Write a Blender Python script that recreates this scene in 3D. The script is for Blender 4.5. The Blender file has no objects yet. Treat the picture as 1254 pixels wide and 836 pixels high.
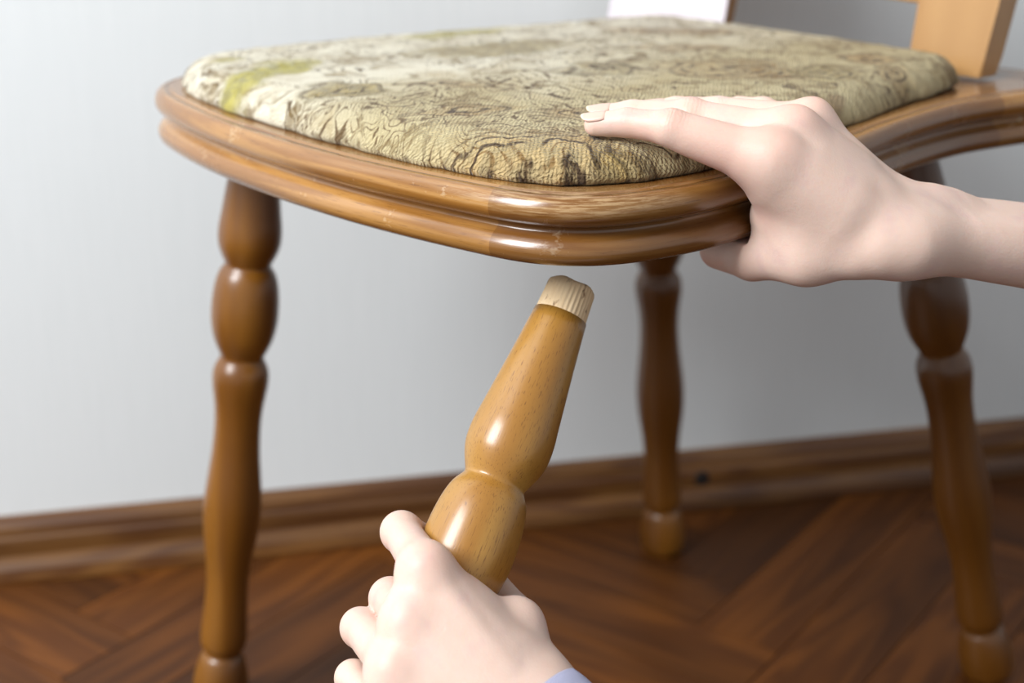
import bpy, bmesh, math, random
import numpy as np
from mathutils import Vector, Matrix

random.seed(4)
scene = bpy.context.scene
COL = scene.collection

# ------------------------------------------------------------------ camera
CAM_H, PITCH, FPX = 0.61, math.radians(20.46), 1742.0
cam_d = bpy.data.cameras.new('camera')
cam = bpy.data.objects.new('camera', cam_d)
COL.objects.link(cam)
cam.location = (0, 0, CAM_H)
cam.rotation_euler = (math.pi / 2 - PITCH, 0, 0)
cam_d.sensor_width = 36.0
cam_d.lens = FPX * 36.0 / 1254.0
cam_d.clip_start = 0.02
cam_d.dof.use_dof = True
cam_d.dof.focus_distance = 0.655
cam_d.dof.aperture_fstop = 5.2
scene.camera = cam

# ------------------------------------------------------------------ light
world = bpy.data.worlds.new('world')
scene.world = world
world.use_nodes = True
bg = world.node_tree.nodes['Background']
bg.inputs[0].default_value = (0.93, 0.96, 1.0, 1)
bg.inputs[1].default_value = 0.55


def area(name, loc, target, sx, sy, power, col):
    d = bpy.data.lights.new(name, 'AREA')
    d.shape = 'RECTANGLE'
    d.size, d.size_y = sx, sy
    d.energy = power
    d.color = col
    o = bpy.data.objects.new(name, d)
    COL.objects.link(o)
    o.location = loc
    o.rotation_euler = (Vector(target) - Vector(loc)).to_track_quat('-Z', 'Y').to_euler()
    return o


area('window_daylight', (-1.35, -0.22, 1.72), (0.0, 0.90, 0.45), 0.9, 1.1, 74, (0.95, 0.978, 1.0))

scene.view_settings.view_transform = 'Standard'
scene.view_settings.look = 'None'
scene.view_settings.exposure = 0.0
scene.view_settings.gamma = 1.0
scene.view_settings.use_curve_mapping = False


# ------------------------------------------------------------------ helpers
def cam_point(px, py, d):
    """a point of the place from its bearing (1254x836 frame) and its depth in metres"""
    x = (px - 627.0) / FPX * d
    y = -(py - 418.0) / FPX * d
    c, s = math.cos(PITCH), math.sin(PITCH)
    return Vector((x, d * c + y * s, CAM_H - d * s + y * c))


def mesh_obj(name, verts, faces, mat, parent=None, smooth=True, uvs=None):
    me = bpy.data.meshes.new(name)
    me.from_pydata([tuple(v) for v in verts], [], faces)
    if uvs is not None:
        uvl = me.uv_layers.new(name='UVMap')
        li = np.zeros(len(me.loops), dtype=np.int32)
        me.loops.foreach_get('vertex_index', li)
        uvl.data.foreach_set('uv', np.asarray(uvs, dtype=np.float32)[li].ravel())
    if smooth:
        me.polygons.foreach_set('use_smooth', [True] * len(me.polygons))
    me.update()
    o = bpy.data.objects.new(name, me)
    COL.objects.link(o)
    if mat:
        me.materials.append(mat)
    if parent:
        o.parent = parent
    return o


def tag(o, label=None, cat=None, kind=None, group=None):
    for k, v in (('label', label), ('category', cat), ('kind', kind), ('group', group)):
        if v:
            o[k] = v
    return o


def empty(name, loc, rz=0.0):
    o = bpy.data.objects.new(name, None)
    COL.objects.link(o)
    o.location = loc
    o.rotation_euler = (0, 0, rz)
    o.empty_display_size = 0.05
    return o


def catmull(pts, per=8, closed=True):
    pts = [np.array(p, float) for p in pts]
    n = len(pts)
    out = []
    rng = range(n) if closed else range(n - 1)
    for i in rng:
        if closed:
            p0, p1, p2, p3 = pts[(i - 1) % n], pts[i], pts[(i + 1) % n], pts[(i + 2) % n]
        else:
            p0, p1, p2, p3 = pts[max(i - 1, 0)], pts[i], pts[i + 1], pts[min(i + 2, n - 1)]
        for k in range(per):
            t = k / per
            out.append(0.5 * (2 * p1 + (p2 - p0) * t + (2 * p0 - 5 * p1 + 4 * p2 - p3) * t * t
                              + (3 * p1 - p0 - 3 * p2 + p3) * t ** 3))
    if not closed:
        out.append(pts[-1])
    return np.array(out)


def lathe(name, prof, mat, parent=None, seg=48, cap=True):
    """prof: list of (z, r) from bottom to top, about the local z axis"""
    verts, faces, uvs = [], [], []
    for z, r in prof:
        for k in range(seg):
            a = 2 * math.pi * k / seg
            verts.append((r * math.cos(a), r * math.sin(a), z))
            uvs.append((k / seg, z))
    n = len(prof)
    for i in range(n - 1):
        for k in range(seg):
            k2 = (k + 1) % seg
            faces.append((i * seg + k, i * seg + k2, (i + 1) * seg + k2, (i + 1) * seg + k))
    if cap:
        faces.append(tuple(range(seg - 1, -1, -1)))
        faces.append(tuple((n - 1) * seg + k for k in range(seg)))
    return mesh_obj(name, verts, faces, mat, parent, True, uvs)


# ------------------------------------------------------------------ materials
class NT:
    def __init__(self, name):
        self.m = bpy.data.materials.new(name)
        self.m.use_nodes = True
        self.t = self.m.node_tree
        self.b = self.t.nodes['Principled BSDF']

    def n(self, kind, **kw):
        nd = self.t.nodes.new(kind)
        for k, v in kw.items():
            if k == 'inp':
                for kk, vv in v.items():
                    if isinstance(vv, bpy.types.NodeSocket):
                        self.t.links.new(vv, nd.inputs[kk])
                    else:
                        nd.inputs[kk].default_value = vv
            else:
                setattr(nd, k, v)
        return nd

    def link(self, a, b):
        self.t.links.new(a, b)

    def coord(self, kind='Object', scale=(1, 1, 1), rot=(0, 0, 0), loc=(0, 0, 0)):
        tc = self.n('ShaderNodeTexCoord')
        mp = self.n('ShaderNodeMapping', inp={'Vector': tc.outputs[kind], 'Scale': scale, 'Rotation': rot, 'Location': loc})
        return mp.outputs[0]

    def noise(self, vec, scale, detail=3.0, rough=0.55, dist=0.0):
        return self.n('ShaderNodeTexNoise', inp={'Vector': vec, 'Scale': scale, 'Detail': detail, 'Roughness': rough, 'Distortion': dist}).outputs[0]

    def ramp(self, fac, stops, interp='LINEAR'):
        r = self.n('ShaderNodeValToRGB', inp={'Fac': fac})
        cr = r.color_ramp
        cr.interpolation = interp
        while len(cr.elements) < len(stops):
            cr.elements.new(0.5)
        for e, (p, c) in zip(cr.elements, stops):
            e.position = p
            e.color = tuple(c) + (1,) if len(c) == 3 else c
        return r.outputs[0]

    def mix(self, fac, a, b, mode='MIX'):
        nd = self.n('ShaderNodeMix', data_type='RGBA', blend_type=mode)
        for sock, val in ((nd.inputs[0], fac), (nd.inputs[6], a), (nd.inputs[7], b)):
            if isinstance(val, bpy.types.NodeSocket):
                self.link(val, sock)
            else:
                sock.default_value = val if not isinstance(val, tuple) or len(val) == 4 else val + (1,)
        return nd.outputs[2]

    def math(self, op, a, b=0.0, clamp=False):
        nd = self.n('ShaderNodeMath', operation=op, use_clamp=clamp)
        for i, val in enumerate((a, b)):
            if isinstance(val, bpy.types.NodeSocket):
                self.link(val, nd.inputs[i])
            else:
                nd.inputs[i].default_value = val
        return nd.outputs[0]

    def bump(self, h, strength, dist):
        bp = self.n('ShaderNodeBump', inp={'Height': h, 'Strength': strength, 'Distance': dist})
        self.link(bp.outputs[0], self.b.inputs['Normal'])
        return bp

    def set(self, **kw):
        for k, v in kw.items():
            k = k.replace('_', ' ')
            s = self.b.inputs[k]
            if isinstance(v, bpy.types.NodeSocket):
                self.link(v, s)
            else:
                s.default_value = v if not isinstance(v, tuple) or len(v) == 4 else v + (1,)


def srgb(r, g, b):
    f = lambda c: (c / 255 / 12.92) if c / 255 <= 0.04045 else ((c / 255 + 0.055) / 1.055) ** 2.4
    return (f(r), f(g), f(b))


BLK, WHT = (0, 0, 0), (1, 1, 1)


def wood(name, dark, mid, light, grain_axis='Z', coord='Object', rough=0.28, fleck=0.5, coat=0.5, wear=False, figure=6.0, tone_amt=0.7, spec=0.5):
    """lacquered wood with grain running along one axis"""
    t = NT(name)
    if coord == 'UV':
        st_big, st_fine = (3.5, 60, 60), (70, 1500, 1500)
        sc_f, sc_b = 1.0, 1.0
    else:
        k = {'Z': 2, 'X': 0, 'Y': 1}[grain_axis]
        big, fine = [22.0] * 3, [1700.0] * 3
        big[k], fine[k] = 2.6, 95.0
        st_big, st_fine = tuple(big), tuple(fine)
        sc_f, sc_b = 1.0, 1.0
    oi = t.n('ShaderNodeObjectInfo')
    shift = t.math('MULTIPLY', oi.outputs['Random'], 37.0)
    tc = t.n('ShaderNodeTexCoord')
    add = t.n('ShaderNodeVectorMath', operation='ADD', inp={0: tc.outputs[coord], 1: shift})
    vb = t.n('ShaderNodeMapping', inp={'Vector': tc.outputs[coord], 'Scale': st_big}).outputs[0]
    vb2 = t.n('ShaderNodeVectorMath', operation='ADD', inp={0: vb, 1: shift}).outputs[0]
    vf = t.n('ShaderNodeMapping', inp={'Vector': tc.outputs[coord], 'Scale': st_fine}).outputs[0]
    big_n = t.noise(vb2, sc_b, 2.0, 0.5, 0.6)
    rings = t.math('SINE', t.math('MULTIPLY', big_n, figure * 6.283))
    rings = t.math('MULTIPLY_ADD', rings, 0.5)
    rings.node.inputs[2].default_value = 0.5
    fine_n = t.noise(vf, sc_f, 3.0, 0.6)
    base = t.mix(rings, mid, light)
    tone = t.noise(vb2, 0.6, 2.0)
    base = t.mix(t.math('MULTIPLY', t.ramp(tone, [(0.35, WHT), (0.62, BLK)]), tone_amt), base, dark)
    fl = t.ramp(fine_n, [(0.33, WHT), (0.42, BLK)])
    base = t.mix(t.math('MULTIPLY', fl, fleck), base, dark)
    if wear:
        wn = t.noise(t.coord('Object', (1, 1, 1)), 38.0, 5.0, 0.7)
        wn2 = t.noise(t.coord('Object', (1, 1, 2.5)), 160.0, 3.0, 0.7)
        w = t.math('MULTIPLY', t.ramp(wn, [(0.60, BLK), (0.66, WHT)]), t.ramp(wn2, [(0.46, BLK), (0.56, WHT)]))
        base = t.mix(t.math('MULTIPLY', w, 0.5), base, srgb(205, 178, 140))
        rr = t.math('MULTIPLY_ADD', w, 0.25)
        rr.node.inputs[2].default_value = rough
        t.set(Roughness=rr)
        uvn = t.n('ShaderNodeUVMap')
        sx = t.n('ShaderNodeSeparateXYZ', inp={0: uvn.outputs[0]})
        # darker stave after the glued joint
        stave = t.math('MULTIPLY', t.math('GREATER_THAN', sx.outputs[0], 0.150), t.math('LESS_THAN', sx.outputs[0], 0.56))
        base = t.mix(t.math('MULTIPLY', stave, 0.45), base, srgb(84, 44, 12))
        # dark scored line round the top
        ln = t.math('MULTIPLY', t.math('GREATER_THAN', sx.outputs[1], 0.0262), t.math('LESS_THAN', sx.outputs[1], 0.0280))
        lb = t.ramp(t.noise(t.coord('UV', (30, 30, 30)), 1.0, 3.0), [(0.36, BLK), (0.46, WHT)])
        base = t.mix(t.math('MULTIPLY', ln, t.math('MULTIPLY', lb, 0.85)), base, srgb(38, 22, 12))
        # rubbed lacquer on the front corner
        ob = t.n('ShaderNodeTexCoord').outputs['Object']
        mp = t.n('ShaderNodeMapping', vector_type='TEXTURE', inp={'Vector': ob, 'Location': (0.185, -0.215, 0.446), 'Rotation': (0, 0, 0.6), 'Scale': (0.085, 0.045, 0.007)})
        dl = t.n('ShaderNodeVectorMath', operation='LENGTH', inp={0: mp.outputs[0]}).outputs['Value']
        rub = t.ramp(dl, [(0.35, WHT), (1.0, BLK)])
        rn_ = t.ramp(t.noise(t.coord('UV', (60, 900, 900)), 1.0, 4.0, 0.7), [(0.46, BLK), (0.58, WHT)])
        base = t.mix(t.math('MULTIPLY', t.math('MULTIPLY', rub, rn_), 0.75), base, srgb(190, 156, 112))
    else:
        t.set(Roughness=rough)
    t.set(Base_Color=base)
    t.b.inputs['Coat Weight'].default_value = coat
    t.b.inputs['Specular IOR Level'].default_value = spec
    t.b.inputs['Coat Roughness'].default_value = 0.20
    t.bump(fine_n, 0.12, 0.0006)
    return t


M = {}
M['leg'] = wood('stained_leg_wood', srgb(60, 32, 6), srgb(110, 66, 14), srgb(130, 83, 24), fleck=0.25, rough=0.34, figure=3.0, coat=0.32).m
M['golden'] = wood('golden_beech', srgb(98, 56, 14), srgb(168, 116, 42), srgb(186, 138, 62), fleck=0.7, rough=0.36, figure=4.0, tone_amt=0.25).m
M['post'] = wood('back_wood', srgb(140, 94, 44), srgb(176, 130, 74), srgb(190, 147, 92), fleck=0.2, rough=0.35, figure=2.0).m
M['plank'] = wood('parquet_oak', srgb(46, 23, 5), srgb(86, 46, 12), srgb(108, 61, 18), grain_axis='X', fleck=0.3, rough=0.5, coat=0.04, spec=0.25).m
M['baseboard'] = wood('baseboard_wood', srgb(48, 24, 6), srgb(106, 64, 26), srgb(140, 94, 44), grain_axis='X', fleck=0.55, rough=0.42, coat=0.15).m
M['frame'] = wood('seat_frame_wood', srgb(78, 42, 10), srgb(142, 94, 38), srgb(172, 124, 64), coord='UV', fleck=0.5, rough=0.26, coat=0.6, wear=True, figure=4.0).m


def simple(name, col, rough=0.6, **kw):
    t = NT(name)
    t.set(Base_Color=col, Roughness=rough)
    return t


def m_wall():
    t = NT('grey_wallpaper')
    v = t.coord('Object', (1, 1, 0.045))
    n1 = t.noise(v, 260.0, 3.0, 0.6)
    n2 = t.noise(t.coord('Object', (1, 1, 0.35)), 9.0, 3.0, 0.5)
    n3 = t.noise(t.coord('Object', (0.06, 1, 1)), 420.0, 2.0, 0.6)
    c = t.mix(n1, srgb(223, 227, 227), srgb(233, 236, 236))
    c = t.mix(t.math('MULTIPLY', n2, 0.35), c, srgb(214, 218, 219))
    t.set(Base_Color=c, Roughness=0.72)
    h = t.math('ADD', n1, t.math('MULTIPLY', n3, 0.5))
    t.bump(h, 0.22, 0.0010)
    return t.m


M['wall'] = m_wall()
M['subfloor'] = simple('dark_seam', srgb(34, 18, 8), 0.8).m
M['socket'] = simple('black_knot', srgb(24, 17, 13), 0.6).m

t = NT('paper_white')
pn = t.noise(t.coord('Object'), 60.0, 2.0)
t.set(Base_Color=t.mix(pn, srgb(206, 198, 204), srgb(218, 210, 216)), Roughness=0.7)
M['paper'] = t.m

t = NT('raw_wood')
rn = t.noise(t.coord('Object', (60, 60, 8)), 1.0 * 8, 3.0, 0.6)
rn2 = t.noise(t.coord('Object', (1, 1, 0.6)), 220.0, 3.0)
c = t.mix(rn, srgb(220, 184, 136), srgb(246, 222, 184))
c = t.mix(t.ramp(rn2, [(0.60, BLK), (0.72, WHT)]), c, srgb(120, 80, 50))
t.set(Base_Color=c, Roughness=0.8)
t.bump(rn, 0.5, 0.0006)
M['raw'] = t.m


def m_tapestry():
    t = NT('tapestry_fabric')
    v = t.coord('Object', (1, 1, 0.3))
    warp = t.n('ShaderNodeTexNoise', inp={'Vector': v, 'Scale': 22.0, 'Detail': 2.0}).outputs['Color']
    wv = t.n('ShaderNodeVectorMath', operation='SUBTRACT', inp={0: warp, 1: (0.5, 0.5, 0.5)}).outputs[0]
    wv = t.n('ShaderNodeVectorMath', operation='SCALE', inp={0: wv, 'Scale': 0.055}).outputs[0]
    w2 = t.n('ShaderNodeTexNoise', inp={'Vector': v, 'Scale': 55.0, 'Detail': 2.0}).outputs['Color']
    w2 = t.n('ShaderNodeVectorMath', operation='SUBTRACT', inp={0: w2, 1: (0.5, 0.5, 0.5)}).outputs[0]
    w2 = t.n('ShaderNodeVectorMath', operation='SCALE', inp={0: w2, 'Scale': 0.009}).outputs[0]
    wv = t.n('ShaderNodeVectorMath', operation='ADD', inp={0: wv, 1: w2}).outputs[0]
    vv = t.n('ShaderNodeVectorMath', operation='ADD', inp={0: v, 1: wv}).outputs[0]
    fine = t.noise(v, 130.0, 3.0, 0.65, 0.6)
    mott = t.noise(vv, 46.0, 3.0, 0.6, 0.8)
    n1 = t.noise(vv, 16.0, 1.0, 0.4, 1.0)
    n2 = t.noise(v, 6.0, 2.0, 0.5)
    sep = t.n('ShaderNodeSeparateXYZ', inp={0: vv})
    cream, beige, brown, dark = srgb(224, 217, 196), srgb(188, 173, 132), srgb(84, 62, 32), srgb(66, 47, 25)
    warm = t.math('ADD', t.math('MULTIPLY', sep.outputs[0], 3.0), n2)
    c = t.mix(t.ramp(warm, [(0.30, BLK), (0.75, WHT)]), cream, beige)
    c = t.mix(t.math('MULTIPLY', t.ramp(mott, [(0.48, BLK), (0.66, WHT)]), 0.45), c, srgb(160, 136, 90))
    brk = t.ramp(fine, [(0.36, BLK), (0.48, WHT)])
    # outline scrolls
    line = t.ramp(t.math('ABSOLUTE', t.math('SINE', t.math('MULTIPLY', n1, 52.0))), [(0.20, WHT), (0.44, BLK)])
    motif = t.ramp(t.noise(vv, 17.0, 1.0, 0.5), [(0.39, BLK), (0.46, WHT)])
    c = t.mix(t.math('MULTIPLY', t.math('MULTIPLY', line, motif), t.math('MULTIPLY', brk, 1.0)), c, brown)
    n4 = t.noise(vv, 30.0, 1.0, 0.4, 1.4)
    line2 = t.ramp(t.math('ABSOLUTE', t.math('SINE', t.math('MULTIPLY', n4, 34.0))), [(0.20, WHT), (0.46, BLK)])
    motif2 = t.ramp(t.noise(vv, 13.0, 1.0, 0.5, 0.5), [(0.46, BLK), (0.54, WHT)])
    c = t.mix(t.math('MULTIPLY', t.math('MULTIPLY', line2, motif2), t.math('MULTIPLY', brk, 0.95)), c, srgb(92, 68, 34))
    # small sprigs
    sprig = t.ramp(t.noise(vv, 38.0, 3.0, 0.6, 1.0), [(0.56, BLK), (0.62, WHT)])
    c = t.mix(t.math('MULTIPLY', t.math('MULTIPLY', sprig, brk), 0.7), c, srgb(118, 96, 54))
    for (cx, cy, rx, ry, rot, col, amt, rings) in SPOTS:
        mp = t.n('ShaderNodeMapping', vector_type='TEXTURE', inp={'Vector': vv, 'Location': (cx, cy, 0), 'Rotation': (0, 0, rot), 'Scale': (rx, ry, 10)})
        ln = t.n('ShaderNodeVectorMath', operation='LENGTH', inp={0: mp.outputs[0]}).outputs['Value']
        s = t.ramp(ln, [(0.60, WHT), (1.05, BLK)])
        cc = t.mix(t.ramp(fine, [(0.40, BLK), (0.58, WHT)]), col, tuple(min(1.0, x * 2.1) for x in col))
        c = t.mix(t.math('MULTIPLY', s, amt), c, cc)
        if rings:
            ph = t.math('ADD', t.math('MULTIPLY', ln, 3.1416 * rings), t.math('MULTIPLY', mott, 3.0))
            rl = t.ramp(t.math('ABSOLUTE', t.math('SINE', ph)), [(0.25, WHT), (0.6, BLK)])
            c = t.mix(t.math('MULTIPLY', t.math('MULTIPLY', rl, s), t.math('MULTIPLY', brk, 1.0)), c, dark)
    # yarns
    rot = t.coord('Object', rot=(0, 0, 0.86))
    y1 = t.n('ShaderNodeTexWave', wave_type='BANDS', bands_direction='X', inp={'Vector': rot, 'Scale': 230.0, 'Distortion': 5.0, 'Detail': 2.0, 'Detail Scale': 2.0}).outputs['Fac']
    y2 = t.n('ShaderNodeTexWave', wave_type='BANDS', bands_direction='Y', inp={'Vector': rot, 'Scale': 150.0, 'Distortion': 6.0, 'Detail': 2.0}).outputs['Fac']
    h = t.math('ADD', t.math('MULTIPLY', y1, 0.7), t.math('MULTIPLY', y2, 0.4))
    h = t.math('ADD', h, t.math('MULTIPLY', t.noise(v, 420.0, 3.0), 0.9))
    c = t.mix(t.math('MULTIPLY', t.ramp(y1, [(0.0, WHT), (0.4, BLK)]), 0.22), c, srgb(120, 98, 62))
    t.set(Base_Color=c, Roughness=0.92)
    t.b.inputs['Sheen Weight'].default_value = 0.1
    t.bump(h, 0.75, 0.0013)
    return t.m


GREEN, OLIVE, GREYB, BROWN = srgb(128, 120, 36), srgb(116, 100, 52), srgb(122, 110, 80), srgb(128, 100, 56)
# flowers of the tapestry, in the seat's own coordinates
SPOTS = [(-0.088, -0.212, 0.050, 0.026, 2.06, GREEN, 0.8, 0), (-0.150, -0.205, 0.010, 0.014, 0.4, GREEN, 0.5, 0), (-0.018, -0.205, 0.030, 0.022, 0.9, OLIVE, 0.75, 2),
         (-0.062, -0.066, 0.062, 0.032, 1.23, GREYB, 0.8, 0), (0.040, -0.062, 0.034, 0.018, 1.0, GREYB, 0.6, 2),
         (0.158, -0.226, 0.078, 0.052, 0.75, BROWN, 0.45, 7), (0.195, -0.190, 0.022, 0.030, 0.2, OLIVE, 0.4, 3), (0.070, -0.190, 0.030, 0.014, 0.9, BROWN, 0.3, 2),
         (0.085, 0.000, 0.052, 0.038, 0.7, BROWN, 0.35, 5), (0.124, 0.035, 0.030, 0.026, 0.3, OLIVE, 0.35, 4), (0.020, -0.150, 0.036, 0.016, 0.8, BROWN, 0.25, 2),
         (0.108, 0.094, 0.022, 0.016, 0.6, BROWN, 0.5, 2), (0.140, 0.085, 0.022, 0.016, 0.9, BROWN, 0.35, 3), (0.136, 0.146, 0.014, 0.018, 0.0, srgb(84, 66, 36), 0.9, 0),
         (0.166, -0.004, 0.014, 0.008, 1.7, srgb(96, 66, 40), 0.5, 0), (-0.140, -0.030, 0.018, 0.055, 0.0, GREEN, 0.5, 0), (-0.050, 0.085, 0.050, 0.028, 0.8, BROWN, 0.45, 3),
         (0.120, -0.155, 0.030, 0.018, 0.4, BROWN, 0.35, 3), (0.010, 0.030, 0.040, 0.022, 0.9, BROWN, 0.35, 3)]
M['tapestry'] = m_tapestry()

# ------------------------------------------------------------------ the setting
WALL_A = Vector((-0.43, 1.048, 0))          # foot of the baseboard, two points
WALL_B = Vector((0.399, 1.234, 0))
wdir = (WALL_B - WALL_A).normalized()
wnrm = Vector((wdir.y, -wdir.x, 0))         # towards the room
WALL_ROT = math.atan2(wdir.y, wdir.x)
BB_DEPTH = 0.030                            # the baseboard stands this far out from the wall

# wall_back: a slab behind the baseboard
wl = empty('tmp', (0, 0, 0))
bpy.data.objects.remove(wl)
wall_origin = WALL_A - wnrm * BB_DEPTH
verts, faces = [], []
x0, x1, th, hh = -1.6, 3.0, 0.12, 2.6
NX = 1
for (x, y, z) in ((x0, 0, 0), (x1, 0, 0), (x1, 0, hh), (x0, 0, hh), (x0, th, 0), (x1, th, 0), (x1, th, hh), (x0, th, hh)):
    verts.append((x, y, z))
faces = [(0, 1, 2, 3), (5, 4, 7, 6), (3, 2, 6, 7), (0, 4, 5, 1), (1, 5, 6, 2), (0, 3, 7, 4)]
wall = mesh_obj('wall_back', verts, faces, M['wall'], None, False)
wall.location = wall_origin
wall.rotation_euler = (0, 0, WALL_ROT)
tag(wall, 'pale blue-grey wallpapered wall behind the chair', 'wall', 'structure')

# baseboard with a shoe moulding, extruded along the wall
prof = [(0.0, 0.0), (-0.030, 0.0), (-0.0305, 0.004), (-0.029, 0.012), (-0.025, 0.018), (-0.0195, 0.0205), (-0.0185, 0.019),
        (-0.0172, 0.0195), (-0.0172, 0.031), (-0.0165, 0.0345), (-0.0145, 0.036), (-0.0135, 0.0355), (-0.013, 0.0375),
        (-0.0120, 0.043), (-0.009, 0.0475), (-0.004, 0.0495), (0.0, 0.050)]
verts, faces = [], []
for x in (x0, x1):
    for y, z in prof:
        verts.append((x, y, z))
n = len(prof)
for i in range(n - 1):
    faces.append((i, n + i, n + i + 1, i + 1))
faces += [tuple(range(n)), tuple(range(2 * n - 1, n - 1, -1))]
bb = mesh_obj('baseboard_back', verts, faces, M['baseboard'], None, False)
bb.location = wall_origin
bb.rotation_euler = (0, 0, WALL_ROT)
tag(bb, 'worn brown wooden baseboard with a shoe moulding along the wall', 'baseboard', 'structure')
kn = lathe('knot', [(0.0, 0.0075), (0.0015, 0.0072), (0.0022, 0.005), (0.0012, 0.003)], M['socket'], bb, 20)
kx = 0.625
kn.location = (kx, -0.0165, 0.027)
kn.rotation_euler = (math.pi / 2, 0, 0)

# floor: a slab with herringbone parquet blocks laid on it
fl = mesh_obj('floor', [(-1.8, -0.6, -0.03), (2.6, -0.6, -0.03), (2.6, 2.0, -0.03), (-1.8, 2.0, -0.03),
                        (-1.8, -0.6, -0.004), (2.6, -0.6, -0.004), (2.6, 2.0, -0.004), (-1.8, 2.0, -0.004)],
              [(3, 2, 1, 0), (4, 5, 6, 7), (0, 1, 5, 4), (1, 2, 6, 5), (2, 3, 7, 6), (3, 0, 4, 7)], M['subfloor'], None, False)
tag(fl, 'glossy brown herringbone parquet floor', 'floor', 'structure')
PW, PN = 0.070, 5
P_ROT = math.radians(54.0)
P_ORG = Vector((0.191, 1.045, 0))


def clip_poly(poly, pt, nrm):
    out = []
    for i in range(len(poly)):
        a, b = poly[i], poly[(i + 1) % len(poly)]
        da, db = (a - pt).dot(nrm), (b - pt).dot(nrm)
        if da >= 0:
            out.append(a)
        if (da >= 0) != (db >= 0):
            out.append(a + (b - a) * (da / (da - db)))
    return out


R2 = Matrix.Rotation(P_ROT, 3, 'Z')
blocks = []
for r in range(-40, 40):
    for m in range(-6, 7):
        x = r + 2 * PN * m
        blocks.append((x, r, PN, 1))
        c = x
        blocks.append((c, r - 2 * PN + 1, 1, PN))
seen = set()
for (bx, by, bw, bh) in blocks:
    if (bx, by, bw, bh) in seen:
        continue
    seen.add((bx, by, bw, bh))
    cen = P_ORG + R2 @ Vector(((bx + bw / 2) * PW, (by + bh / 2) * PW, 0))
    if not (-1.15 < cen.x < 1.35 and 0.30 < cen.y < 1.6):
        continue
    g = 0.0005
    lx, ly = bw * PW / 2 - g, bh * PW / 2 - g
    rot = P_ROT if bw > bh else P_ROT + math.pi / 2
    if bh > bw:
        lx, ly = ly, lx
    Rm = Matrix.Rotation(rot, 3, 'Z')
    poly = [cen + Rm @ Vector(p) for p in ((-lx, -ly, 0), (lx, -ly, 0), (lx, ly, 0), (-lx, ly, 0))]
    poly = clip_poly(poly, wall_origin + wnrm * 0.002, wnrm)
    if len(poly) < 3:
        continue
    Ri = Rm.transposed()
    loc = [Ri @ (p - cen) for p in poly]
    top = loc
    k = len(loc)
    dz = random.uniform(-0.0003, 0.0)
    vs = [(p.x, p.y, -0.004) for p in loc] + [(p.x, p.y, dz) for p in top]
    fs = [tuple(range(k, 2 * k))]
    for i in range(k):
        j = (i + 1) % k
        fs += [(i, j, k + j, k + i)]
    o = mesh_obj('plank', vs, fs, M['plank'], fl, False)
    o.location = cen
    o.rotation_euler = (0, 0, rot)

# ------------------------------------------------------------------ the chair
CH_O = Vector((0.0735, 0.892, 0.0))
CH_R = -math.radians(49.5)
chair = empty('chair', CH_O, CH_R)
tag(chair, 'old wooden chair with a tapestry seat, standing on three turned legs', 'chair')
CH_M = Matrix.Translation(CH_O) @ Matrix.Rotation(CH_R, 4, 'Z')

SEAT_Z = 0.450
side = [(.2065, -.135), (.203, -.090), (.1925, -.030), (.180, .030), (.1735, .085), (.1735, .120), (.180, .160), (.188, .200), (.184, .228),
        (.163, .243), (.110, .236)]
ctrl = ([(0, -.257), (.05, -.2545), (.09, -.2495), (.13, -.2420), (.162, -.2335), (.184, -.2190), (.198, -.1970), (.2055, -.165)] + side
        + [(0, .226)] + [(-x - (0.008 if y < -.08 else 0), y) for x, y in side[::-1]]
        + [(-.2165, -.172), (-.211, -.201), (-.196, -.2225), (-.172, -.2375), (-.138, -.2465), (-.095, -.2530), (-.05, -.2565)])
OUT = catmull(ctrl, 10)
back_i = ([i for i, p in enumerate(ctrl) if p[0] == 0 and p[1] > 0][0]) * 10
OUT = np.roll(OUT, -back_i, 0)                # the grain closes at the back
N = len(OUT)
tan = np.roll(OUT, -1, 0) - np.roll(OUT, 1, 0)
tan /= np.linalg.norm(tan, axis=1)[:, None]
nrm = np.stack([tan[:, 1], -tan[:, 0]], 1)      # outwards for a counter-clockwise outline
arc = np.concatenate([[0], np.cumsum(np.linalg.norm(np.diff(OUT, axis=0), axis=1))])

arc = arc - arc[len(OUT) - back_i]
# section of the rim: (inset, z)
rim = [(-.034, .4480), (-.0115, .4500), (-.0088, .4500), (-.0080, .4488), (-.0073, .4488), (-.0062, .4497), (-.0035, .4488), (-.0012, .4465),
       (0.0, .4430), (-.0002, .4398), (-.0018, .4372), (-.0048, .4353), (-.0072, .4342), (-.0082, .4328), (-.0075, .4313), (-.0050, .4298),
       (-.0025, .4278), (-.0008, .4250), (-.0006, .4220), (-.0018, .4190), (-.0042, .4172), (-.008, .4165), (-.034, .4165)]
verts, faces, uvs = [], [], []
plen = [0]
for a, b in zip(rim[:-1], rim[1:]):
    plen.append(plen[-1] + math.hypot(a[0] - b[0], a[1] - b[1]))
for j, (ins, z) in enumerate(rim):
    for i in range(N + 1):
        q = OUT[i % N] + nrm[i % N] * ins
        verts.append((q[0], q[1], z))
        uvs.append((arc[i] if i < N else arc[-1] + 0.003, plen[j]))
S = N + 1
for j in range(len(rim) - 1):
    for i in range(N):
        faces.append((j * S + i, (j + 1) * S + i, (j + 1) * S + i + 1, j * S + i + 1))
faces.append(tuple(i for i in range(N)))
faces.append(tuple((len(rim) - 1) * S + i for i in range(N - 1, -1, -1)))
seat = mesh_obj('seat_frame', verts, faces, M['frame'], chair, True, uvs)
seat['label'] = 'double-moulded brown wooden seat rim with worn lacquer'

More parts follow.
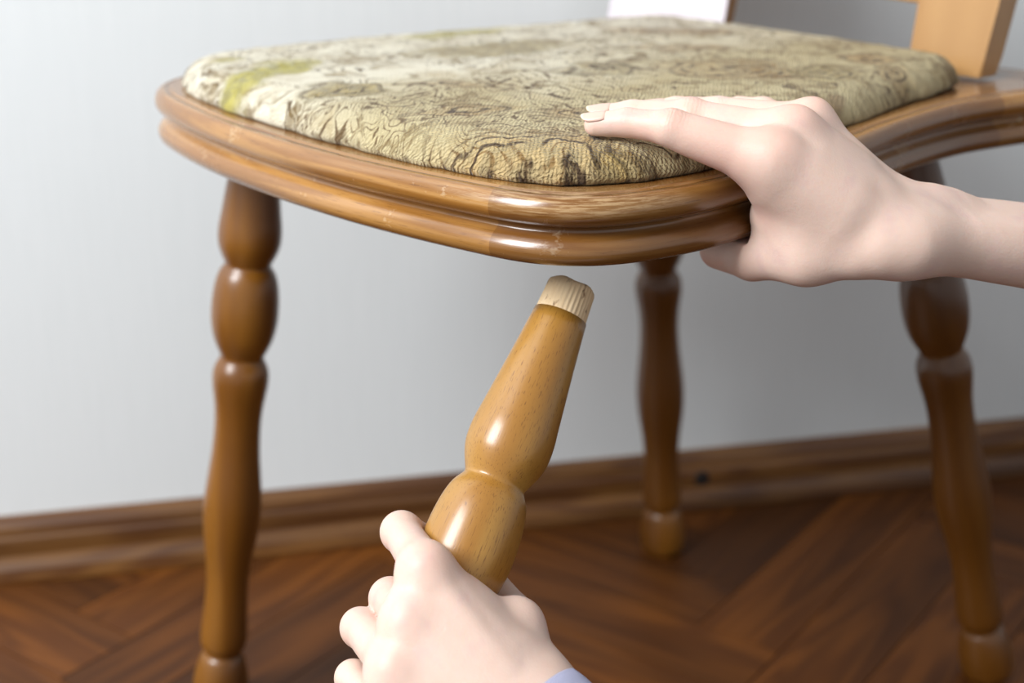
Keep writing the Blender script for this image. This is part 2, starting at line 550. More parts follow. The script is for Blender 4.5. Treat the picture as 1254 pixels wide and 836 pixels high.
# cushion
CUSH_TOP = 0.468
cside = [(.1865, -.130), (.180, -.070), (.170, -.008), (.154, .065), (.146, .112), (.136, .150), (.117, .1665), (.06, .171)]
cc = catmull([(0, -.2375), (.06, -.2350), (.110, -.2285), (.148, -.2165), (.168, -.2000), (.1815, -.172)] + cside + [(0, .172)]
             + [(-x - (0.004 if y < -.05 else 0), y) for x, y in cside[::-1]]
             + [(-.1930, -.178), (-.1835, -.2060), (-.163, -.2210), (-.125, -.2320), (-.07, -.2370)], 12)
CN = len(cc)
CC0 = np.array((0.0, -0.03))
rng = np.random.RandomState(3)


def edge_wobble(i):
    a = 2 * math.pi * i / CN
    return 0.0006 * math.sin(23 * a + 1) + 0.0005 * math.sin(41 * a) + 0.0004 * math.sin(67 * a + 2)


def cushion_h(e):
    er = 0.020
    k = min(e / er, 1.0)
    return 0.0145 * math.sqrt(max(0.0, 1 - (1 - k) ** 2)) + 0.0045 * min(1.0, e / 0.12)


rings = [(0.0, -0.006), (0.0, 0.0), (-0.0008, 0.003)]
verts, faces = [], []
es = [0.0, 0.0006, 0.0016, 0.003, 0.005, 0.0075, 0.0105, 0.014, 0.018, 0.024, 0.034, 0.05, 0.07, 0.10, 0.13]
levels = [(0.003, 0.4485), (-0.0003, 0.4500), (-0.0012, 0.4525)]
ct = np.roll(cc, -1, 0) - np.roll(cc, 1, 0)
ct /= np.linalg.norm(ct, axis=1)[:, None]
cnrm = np.stack([ct[:, 1], -ct[:, 0]], 1)
rad = np.linalg.norm(cc - CC0, axis=1)
for (ins, z) in levels:
    for i in range(CN):
        w = edge_wobble(i)
        q = cc[i] - cnrm[i] * (ins - w)
        verts.append((q[0], q[1], z))
for e in es[1:]:
    for i in range(CN):
        f = 1 - e / 0.135 * 0.97 if e > 0.03 else 1 - e / max(rad[i], 0.1) * 1.0
        if e <= 0.03:
            q = cc[i] - cnrm[i] * (e - edge_wobble(i) * (1 - e / 0.03))
        else:
            # blend from the inset outline to the centre
            q0 = cc[i] - cnrm[i] * 0.024
            tt = (e - 0.024) / (0.13 - 0.024)
            q = q0 * (1 - tt) + CC0 * tt
            q = q * 0.995 + CC0 * 0.005
        z = SEAT_Z + 0.0025 + cushion_h(e) + edge_wobble(i * 2) * 0.5 * (1 - min(1, e / 0.05))
        verts.append((q[0], q[1], z))
L = len(levels) + len(es) - 1
for j in range(L - 1):
    for i in range(CN):
        i2 = (i + 1) % CN
        faces.append((j * CN + i, j * CN + i2, (j + 1) * CN + i2, (j + 1) * CN + i))
faces.append(tuple((L - 1) * CN + i for i in range(CN)))
cush = mesh_obj('seat_cushion', verts, faces, M['tapestry'], chair, True)
cush['label'] = 'beige tapestry seat pad woven with olive and brown scrolls'

# turned legs: (height above the floor end, radius)
LEG_CTRL = [(0.000, .0130), (0.0015, .0160), (0.006, .0188), (0.014, .0197), (0.024, .0192), (0.034, .0172), (0.0405, .0150), (0.0430, .0132),
            (0.0448, .0129), (0.0468, .0136), (0.0500, .0158), (0.0555, .0166), (0.064, .0164), (0.080, .0153), (0.100, .0147), (0.118, .0160),
            (0.136, .0184), (0.152, .0197), (0.166, .0196), (0.182, .0182), (0.202, .0163), (0.222, .0156), (0.236, .0164), (0.247, .0180),
            (0.2555, .0188), (0.2625, .0181), (0.2675, .0160), (0.2705, .0146), (0.2730, .0147), (0.278, .0170), (0.286, .0200), (0.296, .0218),
            (0.305, .0222), (0.314, .0218), (0.323, .0206), (0.3300, .0186), (0.3343, .0160), (0.3360, .0151), (0.3378, .0154), (0.343, .0178),
            (0.349, .0199), (0.355, .0206), (0.362, .0204), (0.370, .0194), (0.385, .0176), (0.402, .0156), (0.4235, .0133)]
LEG_PROF = catmull(LEG_CTRL, 3, closed=False)
leg_mesh = None


def place_leg(o, top, foot):
    d = (Vector(top) - Vector(foot))
    o.rotation_euler = d.to_track_quat('Z', 'Y').to_euler()
    o.location = foot
    o.scale = (1, 1, d.length / 0.4235)


def leg_line(bead, groove, zb=0.258, zg=0.045, ztop=0.4175):
    b, g = Vector((*bead, zb)), Vector((*groove, zg))
    d = (b - g) / (zb - zg)
    return b + d * (ztop - zb), g - d * (zg + 0.0)


for i, (b, g) in enumerate((((-.163, -.1965), (-.174, -.221)), ((-.116, .156), (-.126, .182)), ((.135, .174), (.161, .223)))):
    tp, ft = leg_line(b, g)
    ft.z = 0.0012
    if leg_mesh is None:
        o = lathe('leg', LEG_PROF, M['leg'], chair, 56)
        leg_mesh = o.data
    else:
        o = bpy.data.objects.new('leg', leg_mesh)
        COL.objects.link(o)
        o.parent = chair
    place_leg(o, tp, ft)


# backrest: two boards leaning back, a low arched rail and a crest above the frame
def post(xa, xb, name='backrest_post'):
    secs = []
    lean = 0.20
    for z in (0.4502, 0.462, 0.50, 0.56, 0.64, 0.74, 0.82):
        k = (z - 0.45)
        wide = 0.004 * math.sin(min(k / 0.12, 1) * math.pi / 2)
        y = 0.1800 + lean * k + 0.05 * k * k
        secs.append((xa - wide, xb + wide, y, y + 0.021, z))
    bm = bmesh.new()
    rows = []
    for (a, b, y0, y1, z) in secs:
        rows.append([bm.verts.new((x, y, z)) for x, y in ((a, y0), (b, y0), (b, y1), (a, y1))])
    for r0, r1 in zip(rows[:-1], rows[1:]):
        for i in range(4):
            bm.faces.new((r0[i], r0[(i + 1) % 4], r1[(i + 1) % 4], r1[i]))
    bm.faces.new(rows[0][::-1])
    bm.faces.new(rows[-1])
    edges = [e for e in bm.edges if abs(e.verts[0].co.z - e.verts[1].co.z) > 0.001]
    bmesh.ops.bevel(bm, geom=edges, offset=0.0035, segments=3, profile=0.6, affect='EDGES')
    me = bpy.data.meshes.new(name)
    bm.to_mesh(me)
    bm.free()
    me.materials.append(M['post'])
    o = bpy.data.objects.new(name, me)
    COL.objects.link(o)
    o.parent = chair
    return o


post(0.080, 0.134)
post(-0.134, -0.094)


def board(name, xs, zlo, zhi, y_of_z, thick):
    verts, faces = [], []
    k = len(xs)
    for side in (0, 1):
        for x, a, b in zip(xs, zlo, zhi):
            for z in (a, b):
                verts.append((x, y_of_z(z) + side * thick, z))
    f = lambda s, i, t: s * 2 * k + i * 2 + t
    for i in range(k - 1):
        faces += [(f(0, i, 0), f(0, i + 1, 0), f(0, i + 1, 1), f(0, i, 1)), (f(1, i, 1), f(1, i + 1, 1), f(1, i + 1, 0), f(1, i, 0)),
                  (f(0, i, 1), f(0, i + 1, 1), f(1, i + 1, 1), f(1, i, 1)), (f(1, i, 0), f(1, i + 1, 0), f(0, i + 1, 0), f(0, i, 0))]
    faces += [(f(0, 0, 0), f(0, 0, 1), f(1, 0, 1), f(1, 0, 0)), (f(0, k - 1, 1), f(0, k - 1, 0), f(1, k - 1, 0), f(1, k - 1, 1))]
    o = mesh_obj(name, verts, faces, M['post'], chair, False)
    md = o.modifiers.new('edge', 'BEVEL')
    md.width = 0.002
    md.segments = 2
    md.limit_method = 'ANGLE'
    return o


ylean = lambda z: 0.1835 + 0.20 * (z - 0.45) + 0.05 * (z - 0.45) ** 2
xs = [-0.095 + 0.176 * i / 20 for i in range(21)]
arch = [math.sin(math.pi * i / 20) for i in range(21)]
board('backrest_rail', xs, [0.4902 + 0.002 * a for a in arch], [0.545 + 0.030 * a for a in arch], ylean, 0.014)
xs = [-0.155 + 0.31 * i / 20 for i in range(21)]
board('backrest_crest', xs, [0.815 + 0.0 * a for a in arch], [0.86 + 0.035 * a for a in arch], lambda z: ylean(0.815) - 0.003, 0.022)

# white card propped against the far post
card_h = 0.150
bm = bmesh.new()
cx0, cx1 = -0.200, -0.0795
lean = 0.19
pts = []
for s in (0, 1):
    for x, z in ((cx0, 0), (cx1, 0), (cx1, card_h), (cx0, card_h)):
        pts.append((x, 0.1745 + lean * z + s * 0.0016, 0.4506 + z))
vs = [bm.verts.new(p) for p in pts]
for f in ((0, 1, 2, 3), (7, 6, 5, 4), (0, 4, 5, 1), (1, 5, 6, 2), (2, 6, 7, 3), (3, 7, 4, 0)):
    bm.faces.new([vs[i] for i in f])
me = bpy.data.meshes.new('paper_card')
bm.to_mesh(me)
bm.free()
me.materials.append(M['paper'])
card = bpy.data.objects.new('paper_card', me)
COL.objects.link(card)
card.matrix_world = CH_M
tag(card, 'blank white card propped upright against the chair back behind the seat pad', 'card')

# ------------------------------------------------------------------ the loose leg
SH = cam_point(686.3, 387, 0.690)           # shoulder under the tenon
NK = cam_point(602.6, 597, 0.668)           # first neck
ax = (SH - NK).normalized()                 # from foot to tenon
FOOT = SH - ax * 0.4235
LEG_M = Matrix.Translation(FOOT) @ ax.to_track_quat('Z', 'Y').to_matrix().to_4x4()
loose = empty('loose_chair_leg', FOOT)  # root of the detached chair leg, carries shaft and tenon
loose.rotation_euler = ax.to_track_quat('Z', 'Y').to_euler()
tag(loose, 'loose golden turned chair leg with a raw tenon, held in a hand under the seat', 'chair leg')
sh = lathe('shaft', LEG_PROF, M['golden'], loose, 72)
# tenon: ridged raw peg
seg, verts, faces = 132, [], []
tr = random.Random(8)
ridge = [0.5 + 0.5 * math.cos(2 * math.pi * 33 * k / seg) for k in range(seg)]
lev = [(0.0, .0127, 0.2), (0.0012, .0128, 1), (0.005, .0126, 1), (0.010, .0123, 1), (0.0150, .0120, 1), (0.0162, .0116, .7), (0.0166, .0108, .2)]
for li, (z, r, am) in enumerate(lev):
    for k in range(seg):
        a = 2 * math.pi * k / seg
        rr = r - 0.00045 * am * ridge[k] * (0.6 + 0.8 * ((k // 4 * 7919) % 10) / 10) + tr.uniform(-.00007, .00007)
        verts.append((rr * math.cos(a), rr * math.sin(a), 0.4235 + z + (0.0004 * math.sin(5 * a) if li > 3 else 0)))
for i in range(len(lev) - 1):
    for k in range(seg):
        k2 = (k + 1) % seg
        faces.append((i * seg + k, i * seg + k2, (i + 1) * seg + k2, (i + 1) * seg + k))
faces.append(tuple((len(lev) - 1) * seg + k for k in range(seg)))
ten = mesh_obj('tenon', verts, faces, M['raw'], loose, True)
ten['label'] = 'pale raw ridged tenon end'

# ------------------------------------------------------------------ hands
def smin(a, b, k):
    h = np.maximum(k - np.abs(a - b), 0.0) / k
    return np.minimum(a, b) - h * h * k * 0.25


class Field:
    """distance field of smoothly joined tapered limbs on a voxel grid, meshed with surface nets"""

    def __init__(self, lo, hi, vox):
        self.lo, self.vox = np.array(lo, np.float32), vox
        self.n = np.ceil((np.array(hi) - np.array(lo)) / vox).astype(int) + 1
        self.ax = [self.lo[i] + vox * np.arange(self.n[i], dtype=np.float32) for i in range(3)]

    def new(self):
        return np.full(self.n, 0.05, np.float32)

    def cone(self, f, a, b, r1, r2, k, margin=0.016):
        a, b = np.array(a, np.float32), np.array(b, np.float32)
        rm = max(r1, r2) + margin
        i0 = np.clip(np.floor((np.minimum(a, b) - rm - self.lo) / self.vox).astype(int), 0, self.n)
        i1 = np.clip(np.ceil((np.maximum(a, b) + rm - self.lo) / self.vox).astype(int) + 1, 0, self.n)
        if np.any(i1 <= i0):
            return
        sl = tuple(slice(i0[i], i1[i]) for i in range(3))
        X, Y, Z = np.meshgrid(self.ax[0][sl[0]] - a[0], self.ax[1][sl[1]] - a[1], self.ax[2][sl[2]] - a[2], indexing='ij', sparse=True)
        ba = b - a
        bb = float(ba @ ba) + 1e-12
        h = np.clip((X * ba[0] + Y * ba[1] + Z * ba[2]) / bb, 0, 1)
        d = np.sqrt((X - h * ba[0]) ** 2 + (Y - h * ba[1]) ** 2 + (Z - h * ba[2]) ** 2) - (r1 + (r2 - r1) * h)
        f[sl] = smin(f[sl], d, k)

    def mesh(self, f, smooth=4):
        s = f < 0
        nx, ny, nz = f.shape
        c = np.zeros((nx - 1, ny - 1, nz - 1), np.int8)
        for dx in (0, 1):
            for dy in (0, 1):
                for dz in (0, 1):
                    c += s[dx:nx - 1 + dx, dy:ny - 1 + dy, dz:nz - 1 + dz]
        act = (c > 0) & (c < 8)
        ci = np.argwhere(act)
        idx = np.full(act.shape, -1, np.int32)
        idx[act] = np.arange(len(ci))
        pos = np.zeros((len(ci), 3), np.float64)
        cnt = np.zeros(len(ci))
        corners = [(i, j, k) for i in (0, 1) for j in (0, 1) for k in (0, 1)]
        vals = {co: f[ci[:, 0] + co[0], ci[:, 1] + co[1], ci[:, 2] + co[2]].astype(np.float64) for co in corners}
        for ca in corners:
            for axis in range(3):
                if ca[axis]:
                    continue
                cb = list(ca)
                cb[axis] = 1
                va, vb = vals[ca], vals[tuple(cb)]
                m = (va < 0) != (vb < 0)
                tt = np.where(m, va / np.where(m, va - vb, 1), 0)
                p = np.array(ca, float)[None, :].repeat(len(ci), 0)
                p[:, axis] = tt
                pos[m] += p[m]
                cnt[m] += 1
        pos = pos / cnt[:, None]
        V = self.lo + (ci + pos) * self.vox
        quads = []
        for axis in range(3):
            o1, o2 = (axis + 1) % 3, (axis + 2) % 3
            sa = [slice(None)] * 3
            sb = [slice(None)] * 3
            sa[axis], sb[axis] = slice(0, -1), slice(1, None)
            A, B = s[tuple(sa)], s[tuple(sb)]
            ed = np.argwhere(A != B)
            ok = (ed[:, o1] > 0) & (ed[:, o2] > 0) & (ed[:, o1] < f.shape[o1] - 1) & (ed[:, o2] < f.shape[o2] - 1)
            ed = ed[ok]
            fl = A[ed[:, 0], ed[:, 1], ed[:, 2]]

            def g(d1, d2):
                e = ed.copy()
                e[:, o1] -= d1
                e[:, o2] -= d2
                return idx[e[:, 0], e[:, 1], e[:, 2]]
            q = np.stack([g(1, 1), g(0, 1), g(0, 0), g(1, 0)], 1)
            q[~fl] = q[~fl][:, ::-1]
            quads.append(q)
        Q = np.concatenate(quads)
        Q = Q[(Q >= 0).all(1)]
        for _ in range(smooth):
            acc = np.zeros_like(V)
            w = np.zeros(len(V))
            for i in range(4):
                for j in (1, 3):
                    np.add.at(acc, Q[:, i], V[Q[:, (i + j) % 4]])
                    np.add.at(w, Q[:, i], 1)
            V = V * 0.4 + 0.6 * acc / np.maximum(w, 1)[:, None]
        return V, Q


def m_skin():
    t = NT('pale_skin')
    at = t.n('ShaderNodeAttribute', attribute_name='flush')
    n1 = t.noise(t.coord('Object'), 55.0, 3.0, 0.6)
    n2 = t.noise(t.coord('Object'), 900.0, 2.0, 0.6)
    n3 = t.noise(t.coord('Object', (1, 1, 1)), 240.0, 2.0, 0.5)
    c = t.mix(n1, srgb(214, 181, 164), srgb(224, 198, 183))
    c = t.mix(t.ramp(n1, [(0.52, BLK), (0.75, WHT)]), c, srgb(212, 178, 168))
    red = t.math('MULTIPLY', at.outputs['Fac'], t.math('MULTIPLY_ADD', n1, 0.8))
    red.node.inputs[1].default_value = 1.0
    c = t.mix(t.math('MULTIPLY', at.outputs['Fac'], 0.62, True), c, srgb(208, 132, 114))
    t.set(Base_Color=c, Roughness=0.46)
    t.b.inputs['Subsurface Weight'].default_value = 0.22
    t.b.inputs['Subsurface Radius'].default_value = (1.0, 0.35, 0.2)
    t.b.inputs['Subsurface Scale'].default_value = 0.006
    t.b.inputs['Specular IOR Level'].default_value = 0.35
    h = t.math('ADD', n2, t.math('MULTIPLY', n3, 0.8))
    cr = t.n('ShaderNodeAttribute', attribute_name='crease')
    dp = t.n('ShaderNodeVectorMath', operation='DOT_PRODUCT', inp={0: t.n('ShaderNodeTexCoord').outputs['Object'], 1: tuple((C0_ := Vector((-.045, .012, .004)).normalized()))}).outputs['Value']
    sn = t.math('SINE', t.math('ADD', t.math('MULTIPLY', dp, 3300.0), t.math('MULTIPLY', n3, 13.0)))
    h = t.math('ADD', h, t.math('MULTIPLY', t.math('MULTIPLY', sn, cr.outputs['Fac']), 0.45))
    t.bump(h, 0.2, 0.0005)
    return t.m


M['skin'] = m_skin()
t = NT('fingernail')
t.set(Base_Color=srgb(216, 180, 164), Roughness=0.35)
t.b.inputs['Subsurface Weight'].default_value = 0.15
t.b.inputs['Subsurface Scale'].default_value = 0.003
M['nail'] = t.m
t = NT('nail_edge')
t.set(Base_Color=srgb(226, 206, 176), Roughness=0.4)
M['nail_tip'] = t.m


def build_hand(name, palm, fingers, flush, carve, vox=0.0010, kp=0.010, kf=0.0022, kj=0.009, ridges=(), creases=(), arm=()):
    allp = [np.array(p) for c in palm for p in c[:2]] + [np.array(p) for f in fingers for c in f for p in c[:2]] + [np.array(p) for c in arm for p, _ in c]
    lo, hi = np.min(allp, 0) - 0.028, np.max(allp, 0) + 0.028
    F = Field(lo, hi, vox)
    P = F.new()
    for c in palm:
        F.cone(P, c[0], c[1], c[2], c[3], c[4] if len(c) > 4 else kp, 0.03)
    for c in ridges:
        F.cone(P, c[0], c[1], c[2], c[3], c[4])
    A = None
    for chain in arm:
        Cn = F.new()
        for (p, r1), (q, r2) in zip(chain[:-1], chain[1:]):
            F.cone(Cn, p, q, r1, r2, 0.0006, 0.03)
        A = Cn if A is None else smin(A, Cn, 0.014)
    if A is not None:
        P = smin(P, A, 0.014)
    R = P
    for fg in fingers:
        G = F.new()
        for c in fg:
            F.cone(G, c[0], c[1], c[2], c[3], c[4] if len(c) > 4 else kf)
        R = np.minimum(R, smin(P, G, kj))
    R = np.maximum(R, -carve(*np.meshgrid(*F.ax, indexing='ij', sparse=True)) + 0.0009)
    V, Q = F.mesh(R)
    me = bpy.data.meshes.new(name)
    me.from_pydata(V.tolist(), [], Q.tolist())
    me.polygons.foreach_set('use_smooth', [True] * len(me.polygons))
    at = me.attributes.new('flush', 'FLOAT', 'POINT')
    fl = np.zeros(len(V))
    for (p, rad, amt) in flush:
        d2 = ((V - np.array(p)) ** 2).sum(1)
        fl = np.maximum(fl, amt * np.exp(-d2 / rad ** 2))
    at.data.foreach_set('value', fl.astype(np.float32))
    ca = me.attributes.new('crease', 'FLOAT', 'POINT')
    cv = np.zeros(len(V))
    for (p, rad, amt) in creases:
        cv = np.maximum(cv, amt * np.exp(-((V - np.array(p)) ** 2).sum(1) / rad ** 2))
    ca.data.foreach_set('value', cv.astype(np.float32))
    me.materials.append(M['skin'])
    me.update()
    o = bpy.data.objects.new(name, me)
    COL.objects.link(o)
    return o


def nail(parent, tip, back, dorsal, r, length, width, tipr):
    """curved plate on the back of a finger end; tip and back are joint centres"""
    tip, back = Vector(tip), Vector(back)
    f = (tip - back).normalized()
    n = Vector(dorsal)
    n = (n - f * n.dot(f)).normalized()
    s = f.cross(n).normalized()
    verts, faces, mats = [], [], []
    nu, nv = 9, 11
    for i in range(nv):
        u = i / (nv - 1)
        w = width * 0.47 * math.sqrt(max(0.05, 1 - (abs(u - 0.42) / 0.66) ** 2.6))
        along = -length + u * (length + tipr * 1.12)
        for j in range(nu):
            v = 2 * j / (nu - 1) - 1
            edge = 0.0008 * v * v * (u - 0.42) * 2
            rise = (r + 0.00035) * math.sqrt(max(0.0, 1 - (v * w / (r * 1.15)) ** 2)) - 0.0010 * max(0, (u - 0.45)) - (0.0007 if i == 0 else 0)
            p = tip + f * (along - edge) + s * (v * w) + n * rise
            verts.append(p)
    for i in range(nv - 1):
        for j in range(nu - 1):
            faces.append((i * nu + j, i * nu + j + 1, (i + 1) * nu + j + 1, (i + 1) * nu + j))
            mats.append(1 if i >= nv - 2 else 0)
    o = mesh_obj('fingernail', verts, faces, M['nail'], parent)
    o.data.materials.append(M['nail_tip'])
    o.data.polygons.foreach_set('material_index', mats)
    md = o.modifiers.new('thick', 'SOLIDIFY')
    md.thickness = 0.0005
    md.offset = -1
    return o


C = cam_point
_lp = np.array(LEG_PROF)


def leg_solid(X, Y, Z):
    f, a = np.array(FOOT, np.float32), np.array(ax, np.float32)
    dx, dy, dz = X - f[0], Y - f[1], Z - f[2]
    tt = dx * a[0] + dy * a[1] + dz * a[2]
    rr = np.sqrt(np.maximum(dx * dx + dy * dy + dz * dz - tt * tt, 0))
    return rr - np.interp(tt, _lp[:, 0], _lp[:, 1]).astype(np.float32)


def outline_dist(lx, ly, poly):
    best = np.full(lx.shape, 9.0)
    sign = np.zeros(lx.shape, bool)
    for p, q in zip(poly, np.roll(poly, -1, 0)):
        ex, ey = q - p
        wx, wy = lx - p[0], ly - p[1]
        hh_ = np.clip((wx * ex + wy * ey) / (ex * ex + ey * ey), 0, 1)
        best = np.minimum(best, (wx - hh_ * ex) ** 2 + (wy - hh_ * ey) ** 2)
        if abs(ey) > 1e-9:
            sign ^= ((p[1] > ly) != (q[1] > ly)) & (lx < p[0] + (ly - p[1]) * ex / ey)
    return np.where(sign, -np.sqrt(best), np.sqrt(best)).astype(np.float32)


def seat_solid(X, Y, Z):
    cr, sr = math.cos(CH_R), math.sin(CH_R)
    dx, dy = X - CH_O.x, Y - CH_O.y
    lx, ly = (dx * cr + dy * sr)[:, :, 0], (-dx * sr + dy * cr)[:, :, 0]
    frame = np.maximum(outline_dist(lx, ly, OUT)[:, :, None], np.abs(Z - 0.43325) - 0.01675)
    dc = outline_dist(lx, ly, cc[::2])
    e = np.maximum(-dc, 0)
    k = np.minimum(e / 0.020, 1.0)
    top = SEAT_Z + 0.0030 + 0.0145 * np.sqrt(np.maximum(0, 1 - (1 - k) ** 2)) + 0.0045 * np.minimum(1.0, e / 0.12)
    pad = np.maximum(dc[:, :, None] - 0.0016, np.maximum(Z - top[:, :, None].astype(np.float32), 0.440 - Z))
    return np.minimum(frame, pad)


# ---- right hand, gripping the near edge of the seat
W_ = C(1122, 284, .664)
imc, mmc, rmc, pmc = C(945, 196, .642), C(970, 168, .656), C(991, 152, .674), C(1003, 172, .694)
ipp, idp, itp = C(822, 157, .647), C(768, 150, .656), C(730, 153, .660)
mpp, mdp, mtp = C(845, 143, .672), C(774, 140, .682), C(736, 143, .686)
rpp, rdp, rtp = C(880, 138, .690), C(828, 135, .698), C(803, 136, .701)
ppp, pdp, ptp = C(935, 136, .712), C(905, 133, .720), C(886, 134, .724)
tcm, tmc, tip_, ttp = C(1072, 302, .652), C(990, 313, .664), C(922, 314, .690), C(880, 306, .711)
wr, wu = C(1112, 300, .654), C(1114, 266, .678)            # radial and ulnar side of the wrist
f1r, f1u = C(1180, 301, .672), C(1180, 275, .694)
f2r, f2u = C(1270, 312, .690), C(1270, 289, .716)
f3r, f3u = C(1420, 335, .715), C(1420, 310, .745)
palm = [
    (wr, imc, .0104, .0108), (wu, mmc, .0092, .0104), (wu, rmc, .0086, .0092), (wu, pmc, .0082, .0088),
    (W_, mmc, .0100, .0105),
    (C(1040, 270, .668), C(985, 230, .664), .018, .015),       # flesh of the palm
    (C(1062, 280, .688), C(1008, 224, .688), .013, .011), (imc.lerp(mmc, .5) - Vector((0, 0, .001)), W_, .0102, .0098),
    (tcm, tmc, .0122, .0112), (C(945, 262, .676), C(965, 292, .674), .011, .012), (C(1072, 292, .668), C(990, 292, .674), .014, .012),   # ball of the thumb
    (C(930, 214, .652), C(968, 268, .664), .0085, .0120, .010), (C(968, 268, .664), C(985, 306, .666), .0120, .0120),  # web
    (tcm, wr, .0112, .0095), (tmc, C(1045, 308, .656), .0112, .0116, .006), (C(992, 286, .660), C(1062, 288, .657), .0135, .0135, .008),
    (imc, imc.lerp(wr, .5), .0108, .0116, .008), (mmc, mmc.lerp(wu, .45), .0104, .0108, .008),
    (C(952, 224, .648), C(1020, 268, .652), .0110, .0130), (C(990, 208, .650), C(1060, 262, .656), .0110, .0125),
    (C(1138, 258, .685), C(1150, 262, .689), .0108, .0108, .010),      # head of the ulna
]
ridges = [
    (imc.lerp(wr, .12) + Vector((0, -.004, .0085)), imc.lerp(wr, .9) + Vector((0, -.004, .0060)), .0020, .0008, .008),
    (mmc.lerp(wu, .05) + Vector((0, -.004, .0090)), mmc.lerp(wu, .9) + Vector((0, -.004, .0055)), .0020, .0008, .008),
    (rmc.lerp(wu, .05) + Vector((0, -.003, .0088)), rmc.lerp(wu, .9) + Vector((0, -.003, .0050)), .0018, .0008, .008),
]
UP = Vector((-.05, -.35, .95))


def knuckle(p, q, r):
    return (p, q, r, r, .004)


fingers = [
    [(imc, ipp, .0106, .0079), (ipp, idp, .0079, .0067), (idp, itp, .0067, .0058), knuckle(imc + UP * .0010, imc + UP * .0014, .0088), knuckle(ipp + UP * .0004, ipp + UP * .0006, .0079),
     (imc.lerp(ipp, .30) - UP * .002, imc.lerp(ipp, .8) - UP * .0012, .0100, .0080, .006)],
    [(mmc, mpp, .0106, .0083), (mpp, mdp, .0083, .0068), (mdp, mtp, .0068, .0058), knuckle(mmc + UP * .0026, mmc + UP * .0030, .0089), knuckle(mpp + UP * .0004, mpp + UP * .0006, .0080)],
    [(rmc, rpp, .0098, .0078), (rpp, rdp, .0078, .0066), (rdp, rtp, .0066, .0056), knuckle(rmc + UP * .0025, rmc + UP * .003, .0086)],
    [(pmc, ppp, .0098, .0070), (ppp, pdp, .0070, .0060), (pdp, ptp, .0060, .0052)],
    [(tmc, tip_, .0112, .0118), (tip_, ttp, .0116, .0096)],
]
flush = [(imc + UP * .01, .013, .42), (mmc + UP * .01, .011, .50), (rmc + UP * .01, .009, .35), (ipp + UP * .008, .010, .45), (mpp + UP * .008, .010, .30),
         (imc.lerp(ipp, .55) - UP * .012, .020, .75), (ipp.lerp(idp, .6) - UP * .008, .016, .60), (itp, .007, .35), (tip_, .014, .30), (ttp, .018, .35),
         (C(935, 255, .655), .010, .35)]
rh = build_hand('right_hand', palm, fingers, flush, seat_solid, ridges=ridges, creases=[(ipp + UP * .008, .0075, 1.0), (mpp + UP * .008, .0075, .8), (rpp + UP * .008, .007, .6), (idp + UP * .007, .005, .5)],
                arm=[[(wr, .0132), (f1r, .0150), (f2r, .0172), (f3r, .0230)], [(wu, .0120), (f1u, .0140), (f2u, .0160), (f3u, .0215)]])
rh.name = 'hand'
tag(rh, 'bare right hand and forearm gripping the rim of the tapestry seat', 'hand')
nail(rh, itp, idp, Vector((-.10, -.28, .95)), .0059, .0062, .0098, .0058)
nail(rh, mtp, mdp, Vector((-.10, -.25, .95)), .0059, .0062, .0100, .0058)
nail(rh, rtp, rdp, Vector((-.10, -.20, .95)), .0057, .0060, .0096, .0056)
nail(rh, ptp, pdp, Vector((-.10, -.15, .95)), .0053, .0055, .0085, .0052)

# ---- left hand, wrapped round the loose leg
vd = (NK - Vector((0, 0, CAM_H))).normalized()
e_left = ax.cross(vd).normalized()
if e_left.x > 0:
    e_left = -e_left
e_back = (vd - ax * vd.dot(ax)).normalized()


def G(t, phi, R):
    a = math.radians(phi)
    return FOOT + ax * t + (-math.cos(a) * e_back + math.sin(a) * e_left) * R


imc, ipp, idp, itp = G(.2845, 22, .0385), G(.2990, 101, .0322), G(.3005, 152, .0305), G(.300, 190, .0290)
mmc, mpp, mdp, mtp = G(.2605, 19, .0395), G(.2690, 110, .0265), G(.268, 166, .0270), G(.268, 212, .0260)
rmc, rpp, rdp, rtp = G(.2400, 16, .0395), G(.2515, 102, .0330), G(.250, 160, .0290), G(.249, 205, .0275)
pmc, ppp, pdp, ptp = G(.2190, 12, .0385), G(.2295, 100, .0270), G(.228, 156, .0255), G(.227, 196, .0240)
tmc, tip_, ttp = G(.2775, -66, .0360), G(.283, -112, .0335), G(.296, -158, .0310)
W_ = C(652, 902, .606)
tcm = C(660, 846, .622)
wr, wu = C(664, 876, .612), C(618, 930, .606)
f1r, f1u = C(742, 960, .598), C(700, 1004, .592)
f2r, f2u = C(900, 1110, .575), C(850, 1160, .570)
palm = [
    (wr, imc, .0145, .0092), (W_, mmc, .0150, .0092), (wu, rmc, .0145, .0090), (wu, pmc, .0140, .0088),
    (W_.lerp(imc, .25), imc.lerp(mmc, .5).lerp(W_, .06), .0130, .0096), (W_.lerp(rmc, .25), rmc.lerp(mmc, .5).lerp(W_, .06), .0130, .0094), (wu, rmc.lerp(pmc, .5).lerp(W_, .06), .0130, .0092),
    (tcm, tmc, .0135, .0108), (wr, tcm, .0145, .0138),
    (imc + (tmc - imc) * .06 - ax * .002, imc.lerp(tmc, .55) - ax * .0035, .0092, .0072, .010), (imc.lerp(tmc, .55) - ax * .0035, tmc - ax * .006, .0072, .0090, .010),
    (tcm.lerp(imc, .3), imc.lerp(tmc, .4) - ax * .004, .0120, .0080, .010),
]
B_ = -e_back
ridges = [(imc + B_ * .0085, imc.lerp(wr, .7) + B_ * .0125, .0022, .0016, .006), (mmc + B_ * .0085, mmc.lerp(W_, .7) + B_ * .0125, .0022, .0016, .006),
          (rmc + B_ * .0085, rmc.lerp(wu, .6) + B_ * .0115, .0020, .0015, .006)]


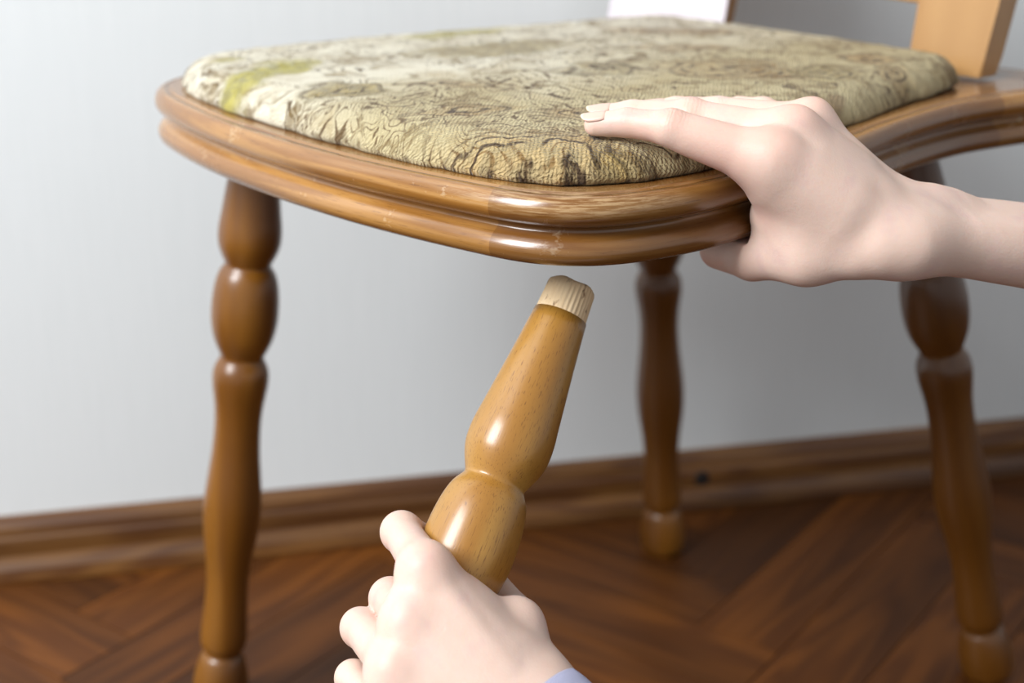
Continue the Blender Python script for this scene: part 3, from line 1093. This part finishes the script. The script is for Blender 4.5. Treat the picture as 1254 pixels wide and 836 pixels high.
def finger(mc, pp, dp, tp, r):
    return [(mc, pp, r[0], r[1]), (pp, dp, r[1], r[2]), (dp, tp, r[2], r[3]), knuckle(mc + B_ * .0012, mc + B_ * .0018, r[0] * .86), knuckle(pp, pp + (pp - mc).normalized() * .0012, r[1] * 1.0)]


fingers = [finger(imc, ipp, idp, itp, (.0098, .0090, .0080, .0070)), finger(mmc, mpp, mdp, mtp, (.0098, .0090, .0080, .0068)),
           finger(rmc, rpp, rdp, rtp, (.0094, .0085, .0076, .0066)), finger(pmc, ppp, pdp, ptp, (.0088, .0075, .0068, .0058)),
           [(tmc, tip_, .0112, .0102), (tip_, ttp, .0102, .0084)]]
flush = [(imc + B_ * .010 + ax * .004, .012, .30), (mmc + B_ * .010, .011, .22), (rmc + B_ * .010, .010, .22), (ipp, .012, .22), (mpp, .012, .25), (rpp, .012, .25),
         (imc.lerp(tmc, .25) + ax * .008, .012, .40), (tmc, .012, .2)]
lh = build_hand('left_hand', palm, fingers, flush, leg_solid, kp=0.014, ridges=ridges,
                arm=[[(wr, .0150), (f1r, .0165), (f2r, .0235)], [(wu, .0148), (f1u, .0160), (f2u, .0225)]])
lh.name = 'hand'
tag(lh, 'pale left hand closed round the loose golden chair leg', 'hand')
# knitted cuff of the sleeve
t = NT('lavender_knit')
wv = t.n('ShaderNodeTexWave', wave_type='BANDS', bands_direction='X', inp={'Vector': t.coord('UV', (1, 1, 1)), 'Scale': 20.0, 'Distortion': 0.6}).outputs['Fac']
t.set(Base_Color=t.mix(wv, srgb(158, 158, 184), srgb(184, 184, 208)), Roughness=0.9)
t.bump(wv, 0.5, 0.001)
M['sleeve'] = t.m
s0, s1 = (wr + wu) / 2, (f1r + f1u) / 2
sd = (s1 - s0).normalized()
sw = (wr - wu).normalized()
sw = (sw - sd * sw.dot(sd)).normalized()
st = sd.cross(sw)
verts, faces, uvs = [], [], []
SEG = 64
rows = [(-0.003, .0315, .0235), (-0.0055, .0340, .0260), (-0.004, .0360, .0278), (0.002, .0368, .0288), (0.05, .0370, .0285), (0.10, .0400, .0330), (0.19, .0450, .0400)]
for (a, rw, rt_) in rows:
    for k in range(SEG):
        an = 2 * math.pi * k / SEG
        verts.append(s0 + sd * a + sw * (rw * math.cos(an)) + st * (rt_ * math.sin(an)))
        uvs.append((k / SEG * 6, a * 10))
for i in range(len(rows) - 1):
    for k in range(SEG):
        k2 = (k + 1) % SEG
        faces.append((i * SEG + k, (i + 1) * SEG + k, (i + 1) * SEG + k2, i * SEG + k2))
slv = mesh_obj('sleeve', verts, faces, M['sleeve'], lh, True, uvs)
slv['label'] = 'lavender grey sleeve cuff'
